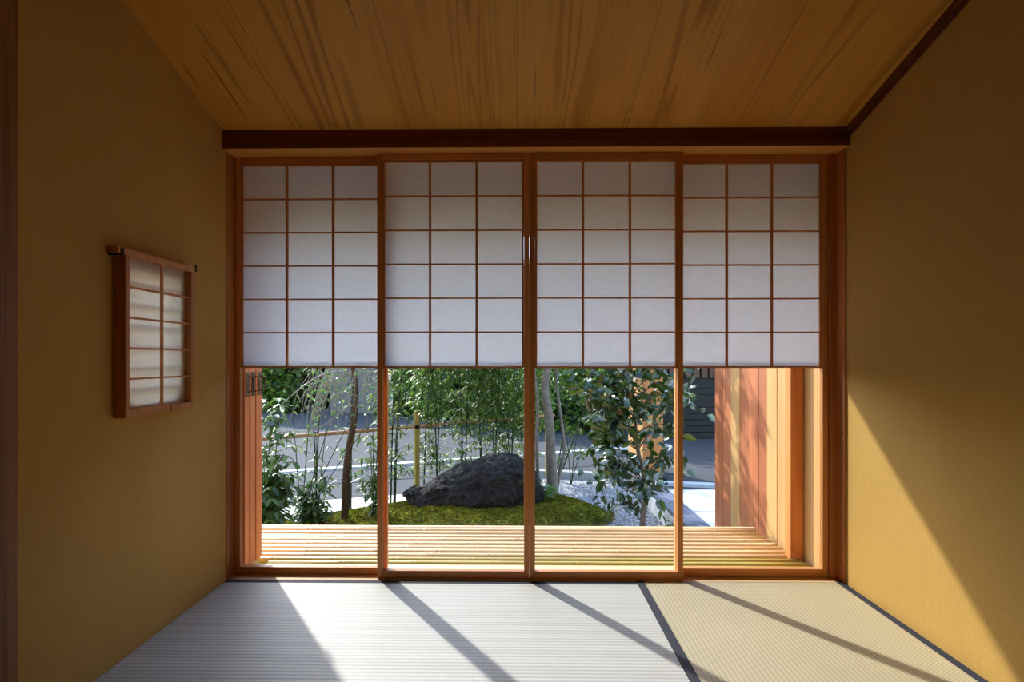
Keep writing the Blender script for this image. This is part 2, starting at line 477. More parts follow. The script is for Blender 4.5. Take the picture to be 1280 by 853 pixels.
# beam, lintel, jambs, sill, cornice, pillar
def trim(n, mb, mat, bv=.002): return struct(mb.build('trim_%d' % n, mat, None, bv))
trim(1, MB().prism([(2.570, 1.831), (2.577, 1.831), (2.577, 1.859), (2.70, 1.859), (2.70, ceil_z(2.70)), (2.574, ceil_z(2.574)), (2.574, 1.863), (2.570, 1.861)], 0, XL, XR), M['beam'])
trim(2, MB().box(XL, XR, 2.5775, 2.725, 1.831, 1.8585), M['lintel'])
trim(3, MB().box(XL, XL + .0025, 2.61, 2.74, .0, 1.8305), M['jamb'], .0008)
j = MB().prism([(XR, 2.602), (XR, 2.74), (1.347, 2.74), (1.347, 2.668), (1.374, 2.668), (1.374, 2.602)], 2, .0, 1.8305); trim(4, j, M['jamb'])
trim(5, MB().prism([(2.62, -.05), (2.828, -.05), (2.828, -.003), (2.62, .001)], 0, XL, XR).box(-2.2, XL, 2.742, 2.945, -.05, -.002), M['sill'], .001)
trim(6, MB().prism([(YB, ceil_z(YB)), (2.571, ceil_z(2.571)), (2.571, ceil_z(2.571) - .03), (YB, ceil_z(YB) - .03)], 0, XR - .015, XR)
     .prism([(YB, ceil_z(YB) - .0305), (2.571, ceil_z(2.571) - .0305), (2.571, ceil_z(2.571) - .042), (YB, ceil_z(YB) - .042)], 0, XR - .008, XR), M['beam'], .0015)
trim(7, MB().prism([(1.386, 0), (1.504, 0), (1.504, ceil_z(1.504)), (1.386, ceil_z(1.386))], 0, XL, XL + .008), M['pillar'], .002)

# ------------------------------------------------------------------ sliding doors (glass below, hung shoji above)
def sliding_door(label, x0, x1, y0, cols, lower_z, sw=.023, hx=None):
    y1 = y0 + .030
    t = thing('sliding_shoji_screen', label, 'sliding door', ((x0 + x1) / 2, (y0 + y1) / 2, .002), 'sliding glass and paper doors')
    t['kind'] = 'thing'
    c = M['cedar']; cx = M['cedar_x']
    ztop = 1.829
    MB().box(x0, x0 + sw, y0, y1, .002, ztop).build('stile', c, t, .002)
    MB().box(x1 - sw, x1, y0, y1, .002, ztop).build('stile', c, t, .002)
    MB().box(x0 + sw, x1 - sw, y0, y1, 1.803, ztop).build('top_rail', cx, t, .0015)
    MB().box(x0 + sw, x1 - sw, y0, y1, .002, lower_z).build('bottom_rail', cx, t, .002)
    MB().box(x0 + sw, x1 - sw, y1 - .008, y1 - .004, lower_z, .93).build('glass_pane', M['glass'], t)
    # hung shoji panel
    sx0, sx1 = x0 + sw + .0005, x1 - sw - .0005
    q = .0085; ya, yb = y0 + .005, y0 + .019
    fr = MB()
    fr.box(sx0, sx0 + q, ya, yb, .906, 1.802); fr.box(sx1 - q, sx1, ya, yb, .906, 1.802)
    fr.box(sx0 + q, sx1 - q, ya, yb, .906, .914); fr.box(sx0 + q, sx1 - q, ya, yb, 1.793, 1.802)
    panel = fr.build('shoji_panel', c, t, .001)
    MB().box(sx0 + .002, sx1 - .002, yb - .0025, yb - .002, .909, 1.799).build('paper', M['paper'], panel)
    ix0, ix1 = sx0 + q, sx1 - q
    lat = MB()
    ka, kb = ya + .001, yb - .003
    for cxm in cols:
        lat.box(cxm - .0048, cxm + .0048, ka, kb, .9145, 1.7925)
    zs = [.914 + (1.793 - .914) * i / 6 for i in range(1, 6)]
    edges = [ix0] + [v for cxm in cols for v in (cxm - .005, cxm + .005)] + [ix1]
    for z in zs:
        for a, b in zip(edges[0::2], edges[1::2]):
            lat.box(a, b, ka + .001, kb, z - .0032, z + .0032)
    lat.build('lattice', c, panel)
    return t
# outer pair, then inner pair
sliding_door('narrow reddish sliding door at the left jamb, shoji above, glass showing folded shutters', -1.2365, -.567, 2.682, (-1.010, -.806), .033)
sliding_door('sliding door whose glass frames the bamboo post and the dark rock', -.601, .0540, 2.640, (-.374, -.173), .034)
sliding_door('sliding door whose glass frames the pale tree trunk and glossy camellia', .0549, .7105, 2.640, (.284, .485), .034)
sliding_door('sliding door next to the sunlit plaster wall, its glass showing cedar boards', .688, 1.3445, 2.682, (.912, 1.106), .036)

# ------------------------------------------------------------------ hanging shoji screen on the left wall
hs = thing('hanging_shoji_screen', 'small wooden lattice paper screen hung over the opening in the ochre wall', 'paper screen', (-1.22, 2.07, .76))
xa, xb = XL + .001, -1.200
sy0, sy1, sz0, sz1 = 1.872, 2.274, .762, 1.287
fw = .020
MB().box(xa, xb, sy0, sy0 + fw, sz0, sz1 - fw).build('stile', M['cedar'], hs, .0015)
MB().box(xa, xb, sy1 - fw, sy1, sz0, sz1 - fw).build('stile', M['cedar'], hs, .0015)
MB().box(xa, xb, sy0 - .034, sy1 + .006, sz1 - fw, sz1).build('top_rail', M['cedar'], hs, .0015)
br = MB(); br.box(xa, xb, sy0 + fw, 2.115, sz0, sz0 + .024); br.box(xa, xb - .012, 2.115, 2.124, sz0 + .004, sz0 + .024); br.box(xa, xb, 2.124, sy1 - fw, sz0, sz0 + .024)
br.build('bottom_rail', M['cedar'], hs, .001)
MB().box(xb - .026, xb - .0255, sy0 + fw * .6, sy1 - fw * .6, sz0 + .012, sz1 - .01).build('paper', M['paper_warm'], hs)
ym = 2.073
MB().box(xb - .0078, xb - .003, ym - .0075, ym + .0075, sz0 + .024, sz1 - fw).build('centre_bar', M['cedar'], hs, .001)
for i in range(1, 5):
    z = sz0 + .024 + (sz1 - fw - sz0 - .024) * i / 5
    MB().box(xb - .023, xb - .0245 + .0165, sy0 + fw, sy1 - fw, z - .003, z + .003).build('muntin', M['cedar'], hs)
# iron hooks fixed in the wall, which carry the screen
for y, lab in ((sy0 - .02, 'dark wall hook at the near end of the hanging paper screen'), (sy1 + .022, 'dark wall hook at the window end of the hanging paper screen')):
    h = MB()
    if y < 2:
        h.box(XL + .0005, -1.196, y - .004, y + .004, sz1 - fw - .006, sz1 - fw - .0005)
        h.box(-1.1985, -1.1935, y - .004, y + .004, sz1 - fw - .006, sz1 - .004)
    else:
        h.box(XL + .0005, -1.205, y - .004, y + .004, sz1 - .014, sz1 - .008)
        h.box(-1.208, -1.203, y - .004, y + .004, sz1 - .014, sz1 + .010)
    tag(h.build('wall_hook', M['iron'], None, .0008), lab, 'hook')
# bamboo lattice in the opening
lw = MB()
for i in range(5):
    y = OY0 + .05 + i * .053
    lw.tube([(XL - .035, y, OZ0 - .0), (XL - .035, y, OZ1 + .0)], .006, 8)
for i in range(6):
    z = OZ0 + .05 + i * .068
    lw.tube([(XL - .023, OY0, z), (XL - .023, OY1, z)], .006, 8)
struct(lw.build('window_1', M['bamboo_rail']))

# ------------------------------------------------------------------ outside: veranda
GZ = -.50
ver = thing('bamboo_veranda', 'low veranda floor of round bamboo poles outside the sliding doors', 'veranda', (0, 3.2, GZ))
ys = [2.857, 2.910, 2.965, 3.022]; y = 3.088
while y < 3.56:
    ys.append(y); y += .0655
for i, y in enumerate(ys):
    rad = .0245 if i < 4 else .0285
    x0 = -1.2 if y < 2.97 else -2.3 + R.uniform(-.01, .01)
    x1 = 1.385 - (y - 2.9) * .03 + R.uniform(-.012, .004)
    if i < 4: x1 = 1.385
    pts = []; rs = []
    x = x0; nxt = x0 + R.uniform(.05, .4)
    pts.append((x, y, -.03 - rad)); rs.append(rad)
    wob = R.uniform(-.0015, .0015)
    while nxt < x1 - .03:
        for dx, k in ((-.016, 1), (-.005, 1.035), (0, .97), (.005, 1.04), (.016, 1)):
            pts.append((nxt + dx, y + R.uniform(-.0008, .0008), -.03 - rad + wob)); rs.append(rad * k)
        nxt += R.uniform(.26, .40)
    pts.append((x1, y, -.03 - rad)); rs.append(rad)
    b = MB(); b.tube(pts, rs, 14)
    b.build('bamboo_pole', M['bamboo_green'] if i < 4 else M['bamboo'], ver)
MB().box(-2.3, 1.37, 3.560, 3.592, -.10, -.028).build('front_board', M['sill'], ver, .002)
for x in (-1.95, -1.0, 0.0, 1.0):
    MB().box(x - .03, x + .03, 2.90, 3.555, -.15, -.0885).build('bearer', M['sill'], ver, .002)
for x in (-1.95, 0.0, 1.0):
    MB().box(x - .035, x + .035, 3.40, 3.47, GZ, -.151).build('leg', M['sill'], ver, .002)
struct(MB().box(XL - T, XR + T, YB - .1, 2.80, GZ - .05, -.122).build('foundation', M['kerb']))

# storm shutters stacked at the left
def shutter(y0, y1, label):
    t = thing('storm_shutter', label, 'shutter', (-1.66, (y0 + y1) / 2, -.002), 'storm shutters stacked at the left')
    x0, x1 = -2.12, -1.222
    m = M['shutter']
    z1 = 1.66
    MB().box(x1 - .05, x1, y0, y1, -.0015, z1).build('stile', m, t, .003)
    MB().box(x0, x0 + .05, y0, y1, -.0015, z1).build('stile', m, t, .003)
    MB().box(x0 + .05, x1 - .05, y0 + .004, y1 - .004, -.0015, .07).build('bottom_rail', m, t, .002)
    MB().box(x0 + .05, x1 - .05, y0 + .004, y1 - .004, z1 - .07, z1).build('top_rail', m, t, .002)
    p = MB()
    n = 6; wv = (x1 - x0 - .1) / n
    for i in range(n):
        p.box(x0 + .05 + i * wv + .001, x0 + .05 + (i + 1) * wv - .001, y0 + .015, y1 - .015, .07, z1 - .07)
    p.build('board_panel', m, t, .002)
    lm = MB()
    ym_ = (y0 + y1) / 2
    lm.box(x1, x1 + .004, ym_ - .018, ym_ + .018, .775, .885)
    lm.tube([(x1 + .003, ym_ + .012, .865), (x1 + .022, ym_ + .012, .86), (x1 + .024, ym_ + .012, .80), (x1 + .003, ym_ + .012, .795)], .005, 6)
    lm.build('latch', M['brass'], t, .001)
    return t
shutter(2.748, 2.800, 'reddish cedar storm shutter with metal latch, the one next to the glass door')
shutter(2.808, 2.862, 'reddish cedar storm shutter in the middle of the stack of three')
shutter(2.870, 2.935, 'reddish cedar storm shutter nearest the garden shrubs, outermost of the stack')

# ------------------------------------------------------------------ outside: cedar board fence on the right
FX = 1.402
bf = thing('board_fence', 'tall fence of red and tan cedar boards running out from the veranda', 'fence', (FX, 3.4, GZ))
edges = [2.745, 2.90, 3.055, 3.20, 3.345, 3.477, 3.60, 3.75, 3.90, 4.06, 4.22, 4.385]
kinds = 'ttttttrrrtrr'
kinds = ['board_tan', 'board_tan', 'board_tan', 'board_tan', 'board_tan', 'board_red', 'board_red', 'board_red', 'board_tan', 'board_red', 'board_red']
FTOP = 1.62
for i, (a, b) in enumerate(zip(edges, edges[1:])):
    MB().box(FX + (.002 if i % 2 else 0), FX + .03, a + .0008, b - .0008, GZ, FTOP if a > 3.5 else min(FTOP, ceil_z(b) - .01)).build('board', M[kinds[i]], bf, .0025)
MB().box(FX - .063, FX - .0005, 3.035, 3.10, GZ, ceil_z(3.1) - .01).build('post', M['post'], bf, .003)
MB().box(FX + .031, FX + .10, 4.30, 4.38, GZ, FTOP).build('post', M['post'], bf, .003)
MB().box(FX + .031, FX + .07, 2.76, 4.29, .1, .19).build('rail', M['board_tan'], bf, .003)
MB().box(FX + .031, FX + .07, 2.76, 4.29, 1.2, 1.29).build('rail', M['board_tan'], bf, .003)

# ------------------------------------------------------------------ ground, street
struct(MB().box(-40, 40, -6, 60, GZ - .35, GZ - .03).build('street', M['asphalt']))
struct(MB().prism([(-5.2, 2.88), (1.279, 2.88), (1.279, 7.30), (.30, 7.52), (.33, 7.08), (-5.2, 3.42)], 2, GZ - .06, GZ).build('gravel_bed', M['gravel']))
struct(MB().box(-5.2, XL - T - .01, -1.3, 2.875, GZ - .06, GZ).build('gravel_bed', M['gravel']))  # unseen strip added to bounce light up into the side opening
struct(MB().prism([(-5.2, 3.40), (.36, 7.09), (.30, 7.11), (-5.2, 5.02)], 2, GZ - .07, GZ + .006).build('sidewalk', M['concrete'], None, .004))
struct(MB().prism([(.18, 7.52), (1.26, 7.26), (1.30, 7.40), (.20, 7.66)], 2, GZ - .1, GZ + .085).build('kerb', M['kerb'], None, .01))
struct(MB().prism([(-6.0, 6.48), (2.6, 10.40), (2.55, 10.53), (-6.0, 6.63)], 2, GZ - .032, GZ + .0).build('road_marking', M['paint'], None, .002))
struct(MB().prism([(-6.0, 5.75), (2.0, 8.85), (2.0, 9.75), (-6.0, 6.35)], 2, GZ - .032, GZ - .024).build('shade_band', M['shade_band']))  # flat dark strip standing in for foliage shade on the street
struct(MB().prism([(1.62, 7.20), (6.5, 6.10), (6.5, 6.24), (1.64, 7.33)], 2, GZ - .032, GZ + .01).build('road_marking', M['paint'], None, .002))
struct(MB().box(1.475, 4.5, 3.3, 5.165, GZ - .1, -.335).build('slab', M['concrete'], None, .004))
struct(MB().box(1.475, 4.5, 5.205, 6.06, GZ - .1, -.335).build('slab', M['concrete'], None, .004))
st = MB().box(1.29, 1.474, 3.3, 6.12, GZ - .1, -.325); struct(st.build('kerb', M['slate'], None, .006))
struct(MB().box(1.272, 1.2895, 3.3, 6.12, GZ - .1, -.36).build('kerb', M['concrete'], None, .004))

# loose pebbles (uncountable)
pb = MB()
for i in range(5200):
    while True:
        x = R.uniform(-.2, 1.27); y = R.uniform(4.3, 7.3)
        if y < 7.08 + (x - .33) * .2 and not (x < .3 and y < 5.0): break
    s = R.uniform(.006, .016); a = R.uniform(0, 6.28); ca, sa = math.cos(a), math.sin(a)
    vs = [(x + s * ca, y + s * sa, GZ), (x - s * .7 * sa, y + s * .7 * ca, GZ), (x - s * ca, y - s * sa, GZ), (x + s * .7 * sa, y - s * .7 * ca, GZ),
          (x + s * .3 * ca, y + s * .3 * sa, GZ + s * .8), (x - s * .3 * ca, y - s * .3 * sa, GZ + s * .75)]
    pb.add(vs, [(0, 1, 4), (1, 5, 4), (1, 2, 5), (2, 3, 5), (3, 4, 5), (3, 0, 4)])
tag(pb.build('gravel_pebbles', M['pebble']), 'loose white and grey gravel beside the moss mound', 'gravel', None, 'stuff')

# ------------------------------------------------------------------ moss mound
outline = [(-2.35, 4.2), (-2.25, 5.25), (-2.0, 5.52), (-1.62, 5.78), (-1.18, 6.08), (-.6, 6.42), (.0, 6.55), (.36, 6.42), (.62, 6.12), (.82, 5.78), (.90, 5.55), (.80, 5.36), (.50, 5.18), (.33, 5.0), (.2, 4.2)]
def seg_d(p, a, b):
    ax, ay = a; bx, by = b; px, py = p
    dx, dy = bx - ax, by - ay
    t = max(0, min(1, ((px - ax) * dx + (py - ay) * dy) / (dx * dx + dy * dy)))
    return math.hypot(px - ax - t * dx, py - ay - t * dy)
def sdist(x, y):
    inside = False
    n = len(outline); d = 9
    for i in range(n):
        a, b = outline[i], outline[(i + 1) % n]
        d = min(d, seg_d((x, y), a, b))
        if (a[1] > y) != (b[1] > y) and x < (b[0] - a[0]) * (y - a[1]) / (b[1] - a[1]) + a[0]:
            inside = not inside
    return d if inside else -d
def moss_z(x, y, d=None):
    if d is None: d = sdist(x, y)
    t = max(0.0, min(1.0, d / .5)); t = math.sqrt(t * (2 - t))
    amp = .03 + .10 * max(0, min(1, (x + 2.0) / 1.4))
    bumpy = .5 + .5 * mnoise.noise((x * 1.6, y * 1.6, 3.1))
    n = mnoise.fractal((x * 9, y * 9, 0), 1.0, 2.0, 4) * .012
    return GZ - .03 + .03 * min(1, max(0, d / .04)) + amp * t * (.8 + .35 * bumpy) + n * t
mm = MB(); st_ = .022
nx = int((.95 + 2.4) / st_); ny = int((6.6 - 4.15) / st_)
idx = {}
for iy in range(ny + 1):
    for ix in range(nx + 1):
        x = -2.4 + ix * st_; y = 4.15 + iy * st_
        d = sdist(x, y)
        if d > -.05:
            idx[(ix, iy)] = len(mm.v)
            mm.v.append((x, y, moss_z(x, y, d)))
for (ix, iy), k in list(idx.items()):
    q = [(ix, iy), (ix + 1, iy), (ix + 1, iy + 1), (ix, iy + 1)]
    if all(c in idx for c in q):
        mm.f.append(tuple(idx[c] for c in q)); mm.sm.append(True)
mound = mm.build('moss_mound', M['moss'])
tag(mound, 'low mound of yellow-green moss under the dark rock', 'moss mound')
tf = MB(); cnt = 0
while cnt < 26000:
    x = R.uniform(-2.3, .9); y = R.uniform(4.5, 6.55)
    d = sdist(x, y)
    if d < .01: continue
    z = moss_z(x, y, d); cnt += 1
    h = R.uniform(.005, .013); a = R.uniform(0, 6.28); wd = h * .8
    dx, dy = math.cos(a) * wd, math.sin(a) * wd
    lx, ly = R.uniform(-.008, .008), R.uniform(-.008, .008)
    tf.add([(x - dx, y - dy, z - .004), (x + dx, y + dy, z - .004), (x + lx + dx * .4, y + ly + dy * .4, z + h), (x + lx - dx * .4, y + ly - dy * .4, z + h * .9)], [(0, 1, 2, 3)])
tf_o = tf.build('moss_tufts', M['moss_tuft'], mound); tf_o['kind'] = 'stuff'

# ------------------------------------------------------------------ rock
def rock():
    prof = [(-1.03, -.26, -.36), (-1.01, -.21, -.42), (-.90, -.13, -.5), (-.74, -.05, -.5), (-.62, .0, -.5), (-.5, .035, -.5), (-.40, .065, -.5), (-.30, .09, -.5),
            (-.19, .105, -.5), (-.08, .095, -.5), (0.03, .055, -.5), (.12, -.02, -.5), (.19, -.11, -.5), (.25, -.23, -.5), (.27, -.36, -.46)]
    nseg = 22; b = MB(); vs = []; fs = []
    for i, (x, zt, zb) in enumerate(prof):
        x = -.42 + (x + .42) * .95
        k = math.sin(math.pi * (i + .6) / (len(prof) + .2))
        dep = .10 + .30 * k
        for j in range(nseg):
            a = 2 * math.pi * j / nseg
            zt2 = zt - .03; cz = (zt2 + zb) / 2; hz = (zt2 - zb) / 2
            ca, sa = math.cos(a), math.sin(a)
            p = Vector((x + (.06 * sa), 5.78 - dep * math.copysign(abs(ca) ** .75, ca) + .10 * sa * k, cz + hz * math.copysign(abs(sa) ** .8, sa)))
            vs.append(p)
    L = len(prof)
    for i in range(L - 1):
        for j in range(nseg):
            j2 = (j + 1) % nseg
            fs.append((i * nseg + j, i * nseg + j2, (i + 1) * nseg + j2, (i + 1) * nseg + j))
    fs.append(tuple(range(nseg))); fs.append(tuple((L - 1) * nseg + j for j in reversed(range(nseg))))
    b.add(vs, [tuple(reversed(q)) for q in fs], True)
    o = b.build('garden_rock', M['rock'], smooth=False)
    s = o.modifiers.new('Sub', 'SUBSURF'); s.levels = 3; s.render_levels = 3; s.subdivision_type = 'SIMPLE'
    tx = bpy.data.textures.new('rock_form', 'VORONOI'); tx.noise_scale = .21; tx.distance_metric = 'DISTANCE'; tx.weight_1 = -1; tx.weight_2 = 1
    dm = o.modifiers.new('Facets', 'DISPLACE'); dm.texture = tx; dm.texture_coords = 'GLOBAL'; dm.strength = .10; dm.mid_level = .5
    t2 = bpy.data.textures.new('rock_grain', 'CLOUDS'); t2.noise_scale = .05; t2.noise_depth = 4
    d2 = o.modifiers.new('Grain', 'DISPLACE'); d2.texture = t2; d2.texture_coords = 'GLOBAL'; d2.strength = .042
    return tag(o, 'large dark craggy rock resting on the moss mound', 'rock')
rock()

# ------------------------------------------------------------------ gate wall beyond the camellia
gw = thing('gate_wall', 'short orange cedar wall standing behind the glossy camellia', 'wall end', (1.64, 7.95, GZ))
GX0, GX1, GY0, GY1, GT = 1.52, 1.76, 7.45, 8.45, .94
MB().box(GX0, GX1, GY0, GY1, GZ - .03, -.42).build('base', M['kerb'], gw, .006)
MB().box(GX0 + .022, GX1 - .022, GY0 + .02, GY1 - .02, -.419, GT).build('core', M['gate'], gw)
for i in range(5):
    a = GY0 + .02 + i * .192
    MB().box(GX0, GX0 + .0215, a + .001, a + .191, -.419, GT).build('board', M['board_tan' if i % 2 == 0 else 'gate'], gw, .002)
gm = (GX0 + GX1) / 2
MB().box(GX0, gm - .001, GY0, GY0 + .0195, -.419, GT).build('board', M['post'], gw, .002)
MB().box(gm + .001, GX1, GY0, GY0 + .0195, -.419, GT).build('board', M['post'], gw, .002)

# garage across the street
gg = thing('garage', 'dark garage with a charcoal door and brown slats across the street', 'building', (4.5, 12.8, GZ))
MB().box(2.35, 7.4, 11.5, 14.5, GZ - .03, 3.0).build('wall', M['charcoal'], gg)
sl = MB()
for i in range(34):
    sl.box(2.38 + i * .148, 2.49 + i * .148, 11.44, 11.495, .60, 2.6)
sl.build('slat_panel', M['brown_slat'], gg)
sh = MB()
for i in range(9):
    sh.box(3.0, 6.8, 11.455, 11.495, GZ - .02 + i * .115, GZ - .02 + i * .115 + .105)
sh.build('garage_door', M['charcoal'], gg, .004)
MB().box(2.3, 7.45, 11.30, 14.6, 3.0, 3.1).build('roof', M['roof'], gg)

# weathered fence behind the hedge
gf = thing('street_fence', 'grey weathered board fence seen past the plum branches across the street', 'fence', (-4.4, 17.6, GZ))
pn = MB()
for i in range(3, 17):
    x = -5.6 + i * .125
    pn.box(x, x + .115, 17.3 - i * .06, 17.33 - i * .06, GZ - .03, 1.9)
pn.build('board_panel', M['grey_board'], gf)
MB().prism([(-5.22, 17.155), (-3.48, 16.32), (-3.48, 16.38), (-5.22, 17.215)], 2, .9, 1.0).build('rail', M['grey_board'], gf)

# ------------------------------------------------------------------ foliage helpers
def rdir(r, zmin=-1, zmax=1):
    z = r.uniform(zmin, zmax); a = r.uniform(0, 2 * math.pi); q = math.sqrt(max(0, 1 - z * z))
    return Vector((q * math.cos(a), q * math.sin(a), z))

def scatter(mb, r, c, rad, n, L, W, zr=(-.7, .35), fold=.25, droop=.2, shell=False):
    for _ in range(n):
        d = rdir(r)
        k = r.random() ** (1 / 3) if not shell else r.uniform(.75, 1.05)
        p = Vector((c[0] + d.x * rad[0] * k, c[1] + d.y * rad[1] * k, c[2] + d.z * rad[2] * k))
        s = r.uniform(.65, 1.2)
        mb.leaf(p, rdir(r, *zr), rdir(r, .1, 1), L * s, W * s * r.uniform(.85, 1.15), fold, droop)

def whorl(mb, r, p, n, L, W, up=.1, tilt=-.35):
    a0 = r.uniform(0, 6.28)
    for i in range(n):
        a = a0 + i * 2 * math.pi / n + r.uniform(-.3, .3)
        d = Vector((math.cos(a), math.sin(a), tilt + r.uniform(-.4, .4)))
        s = r.uniform(.75, 1.15)
        mb.leaf(Vector(p), d, (r.uniform(-.2, .2), r.uniform(-.2, .2), 1), L * s, W * s, .2, .2)

# hedges across the street
def hedge(label, c, half, rotz, nleaf, L, seed, mat='leaf_dark'):
    r = random.Random(seed)
    o = MB()
    ca, sa = math.cos(rotz), math.sin(rotz)
    def place(u, v, z): return (c[0] + u * ca - v * sa, c[1] + u * sa + v * ca, z)
    nu, nv, nz = 24, 6, 10
    # lumpy inner body
    g = MB(); hz0, hz1 = GZ - .03, c[2]
    for iu in range(nu + 1):
        for k in range(nz * 2 + nv + 1):
            u = -half[0] + 2 * half[0] * iu / nu
            if k <= nz: v, z = -half[1], hz0 + (hz1 - hz0) * k / nz
            elif k <= nz + nv: v, z = -half[1] + 2 * half[1] * (k - nz) / nv, hz1
            else: v, z = half[1], hz1 - (hz1 - hz0) * (k - nz - nv) / nz
            n = mnoise.noise((u * 1.1, v * 1.1 + seed, z * 1.3))
            v -= n * .35 * (1 if v < 0 else -1); z2 = z + n * .25 * (z - hz0) / (hz1 - hz0)
            g.v.append(place(u, v, z2))
    K = nz * 2 + nv + 1
    for iu in range(nu):
        for k in range(K - 1):
            a = iu * K + k
            g.f.append((a, a + K, a + K + 1, a + 1)); g.sm.append(True)
    t = thing('hedge', label, 'hedge', (c[0], c[1], GZ - .03))
    g.build('inner_growth', M['hull'], t)
    for _ in range(nleaf):
        u = r.uniform(-half[0], half[0]); z = hz0 + (hz1 - hz0) * r.random() ** .9
        cl = mnoise.noise((u * 1.5, z * 1.7, seed))
        v = -half[1] - .05 - r.random() * .45 - cl * .5
        o.leaf(place(u, v, z), rdir(r, -.6, .5), rdir(r, .0, 1), L * r.uniform(.6, 1.2), L * .5, .25, .2)
    o.build('foliage', M[mat], t)
    return t
hedge('dense dark green hedge across the street beside the storm shutters', (-7.45, 18.7, 3.0), (2.4, .8), -.55, 5200, .22, 3)
hedge('dense dark hedge across the street behind the bamboo canopy', (-1.25, 15.75, 3.2), (2.0, .6), -.5, 4200, .2, 4)
hedge('dark clipped hedge across the street between pale trunk and garage', (1.05, 13.4, 3.0), (1.0, .6), -.5, 2200, .17, 5)

# ------------------------------------------------------------------ plum tree
def tree_parts(t, trunk_mb, trunk_mat, fol, fmat, twigs=None, tmat=None):
    trunk_mb.build('trunk', trunk_mat, t)
    if twigs: twigs.build('branches', tmat, t)
    if fol: fol.build('foliage', fmat, t)

r = random.Random(11)
t = thing('plum_tree', 'crooked brown plum tree with drooping bare twigs on the moss', 'tree', (-1.49, 5.3, -.46))
tr = MB()
path = smooth_path([(-1.495, 5.3, -.50), (-1.486, 5.3, -.375), (-1.479, 5.3, -.099), (-1.458, 5.31, .143), (-1.417, 5.3, .351), (-1.389, 5.29, .558), (-1.396, 5.3, .765), (-1.42, 5.3, .92), (-1.40, 5.32, 1.15), (-1.33, 5.35, 1.4)], 6)
tr.tube(path, taper(len(path), .034, .019), 10)
tw = MB(); fo = MB()
def arc(mb, pts, r0, r1, seg=5):
    p = smooth_path(pts, 6); mb.tube(p, taper(len(p), r0, r1), seg, True); return p
arc(tw, [(-1.40, 5.3, .80), (-1.52, 5.22, .835), (-1.667, 5.18, .80), (-1.82, 5.12, .69), (-1.98, 5.08, .54), (-2.08, 5.05, .43)], .010, .003)
arc(tw, [(-1.40, 5.3, .85), (-1.30, 5.25, .86), (-1.20, 5.2, .90), (-1.05, 5.2, .86)], .009, .003)
arc(tw, [(-1.39, 5.3, .56), (-1.48, 5.2, .50), (-1.60, 5.15, .40), (-1.72, 5.1, .36)], .008, .003)
arc(tw, [(-1.39, 5.3, .62), (-1.47, 5.25, .66), (-1.58, 5.2, .62)], .008, .003)
for k in range(84):
    x = r.uniform(-1.72, -1.12); z = r.uniform(.72, 1.02); y = r.uniform(5.05, 5.55)
    drop = r.uniform(.25, .6); sx = r.uniform(-.25, -.05) if x < -1.35 else r.uniform(-.1, .2)
    p = arc(tw, [(x, y, z), (x + sx * .4, y - .03, z - drop * .25), (x + sx * .8, y - .05, z - drop * .6), (x + sx, y - .06, z - drop)], .0035, .0012, 4)
    for q in p[4::3]:
        if r.random() < .75:
            fo.leaf(q, rdir(r, -.9, .2), rdir(r, .2, 1), r.uniform(.03, .055), r.uniform(.014, .024))
tree_parts(t, tr, M['bark'], fo, M['leaf_pale'], tw, M['twig'])

# ------------------------------------------------------------------ pale trunk tree
t = thing('garden_tree', 'slender pale-barked tree rising from the moss behind the rock', 'tree', (.36, 6.3, -.42))
tr = MB()
p = smooth_path([(.36, 6.3, -.48), (.359, 6.3, -.2), (.343, 6.3, .04), (.335, 6.3, .283), (.302, 6.3, .528), (.286, 6.3, .692), (.319, 6.3, .9), (.33, 6.3, 1.5), (.30, 6.3, 2.2)], 5)
tr.tube(p, taper(len(p), .058, .028), 12)
tr2 = MB()
p = smooth_path([(.40, 6.33, -.45), (.417, 6.33, -.34), (.466, 6.35, -.1), (.49, 6.38, .04), (.455, 6.4, .36), (.417, 6.4, .69), (.40, 6.4, 1.4)], 5)
tr2.tube(p, taper(len(p), .021, .014), 8)
p = smooth_path([(.225, 6.25, -.45), (.204, 6.25, .04), (.212, 6.25, .53), (.175, 6.25, .86), (.15, 6.25, 1.4)], 5)
tr2.tube(p, taper(len(p), .02, .011), 8)
fo = MB(); r = random.Random(12)
for k in range(26):
    scatter(fo, r, (r.uniform(-.25, .9), r.uniform(6.1, 6.9), r.uniform(.8, 1.7)), (.2, .2, .14), 34, .06, .028)
tree_parts(t, tr, M['bark_pale'], fo, M['leaf_mid'], tr2, M['bark_pale'])

# leafy shrub behind it
def bush(name, label, stems, clusters, n, L, W, mat, seed, stem_r=.006, smat='stem', tips=True, zr=(-.7, .35)):
    r = random.Random(seed)
    base = stems[0][0]
    t = thing(name, label, 'shrub', base)
    sm = MB()
    for s in stems:
        p = smooth_path(s, 5); sm.tube(p, taper(len(p), stem_r, stem_r * .45), 6)
    fo = MB()
    for c in clusters:
        cx_, cy_, cz_, rad = c[:4]; k = c[4] if len(c) > 4 else 1
        scatter(fo, r, (cx_, cy_, cz_), (rad, rad, rad * .8), int(n * k), L, W, zr)
    sm.build('stems', M[smat], t); fo.build('foliage', M[mat], t)
    return t

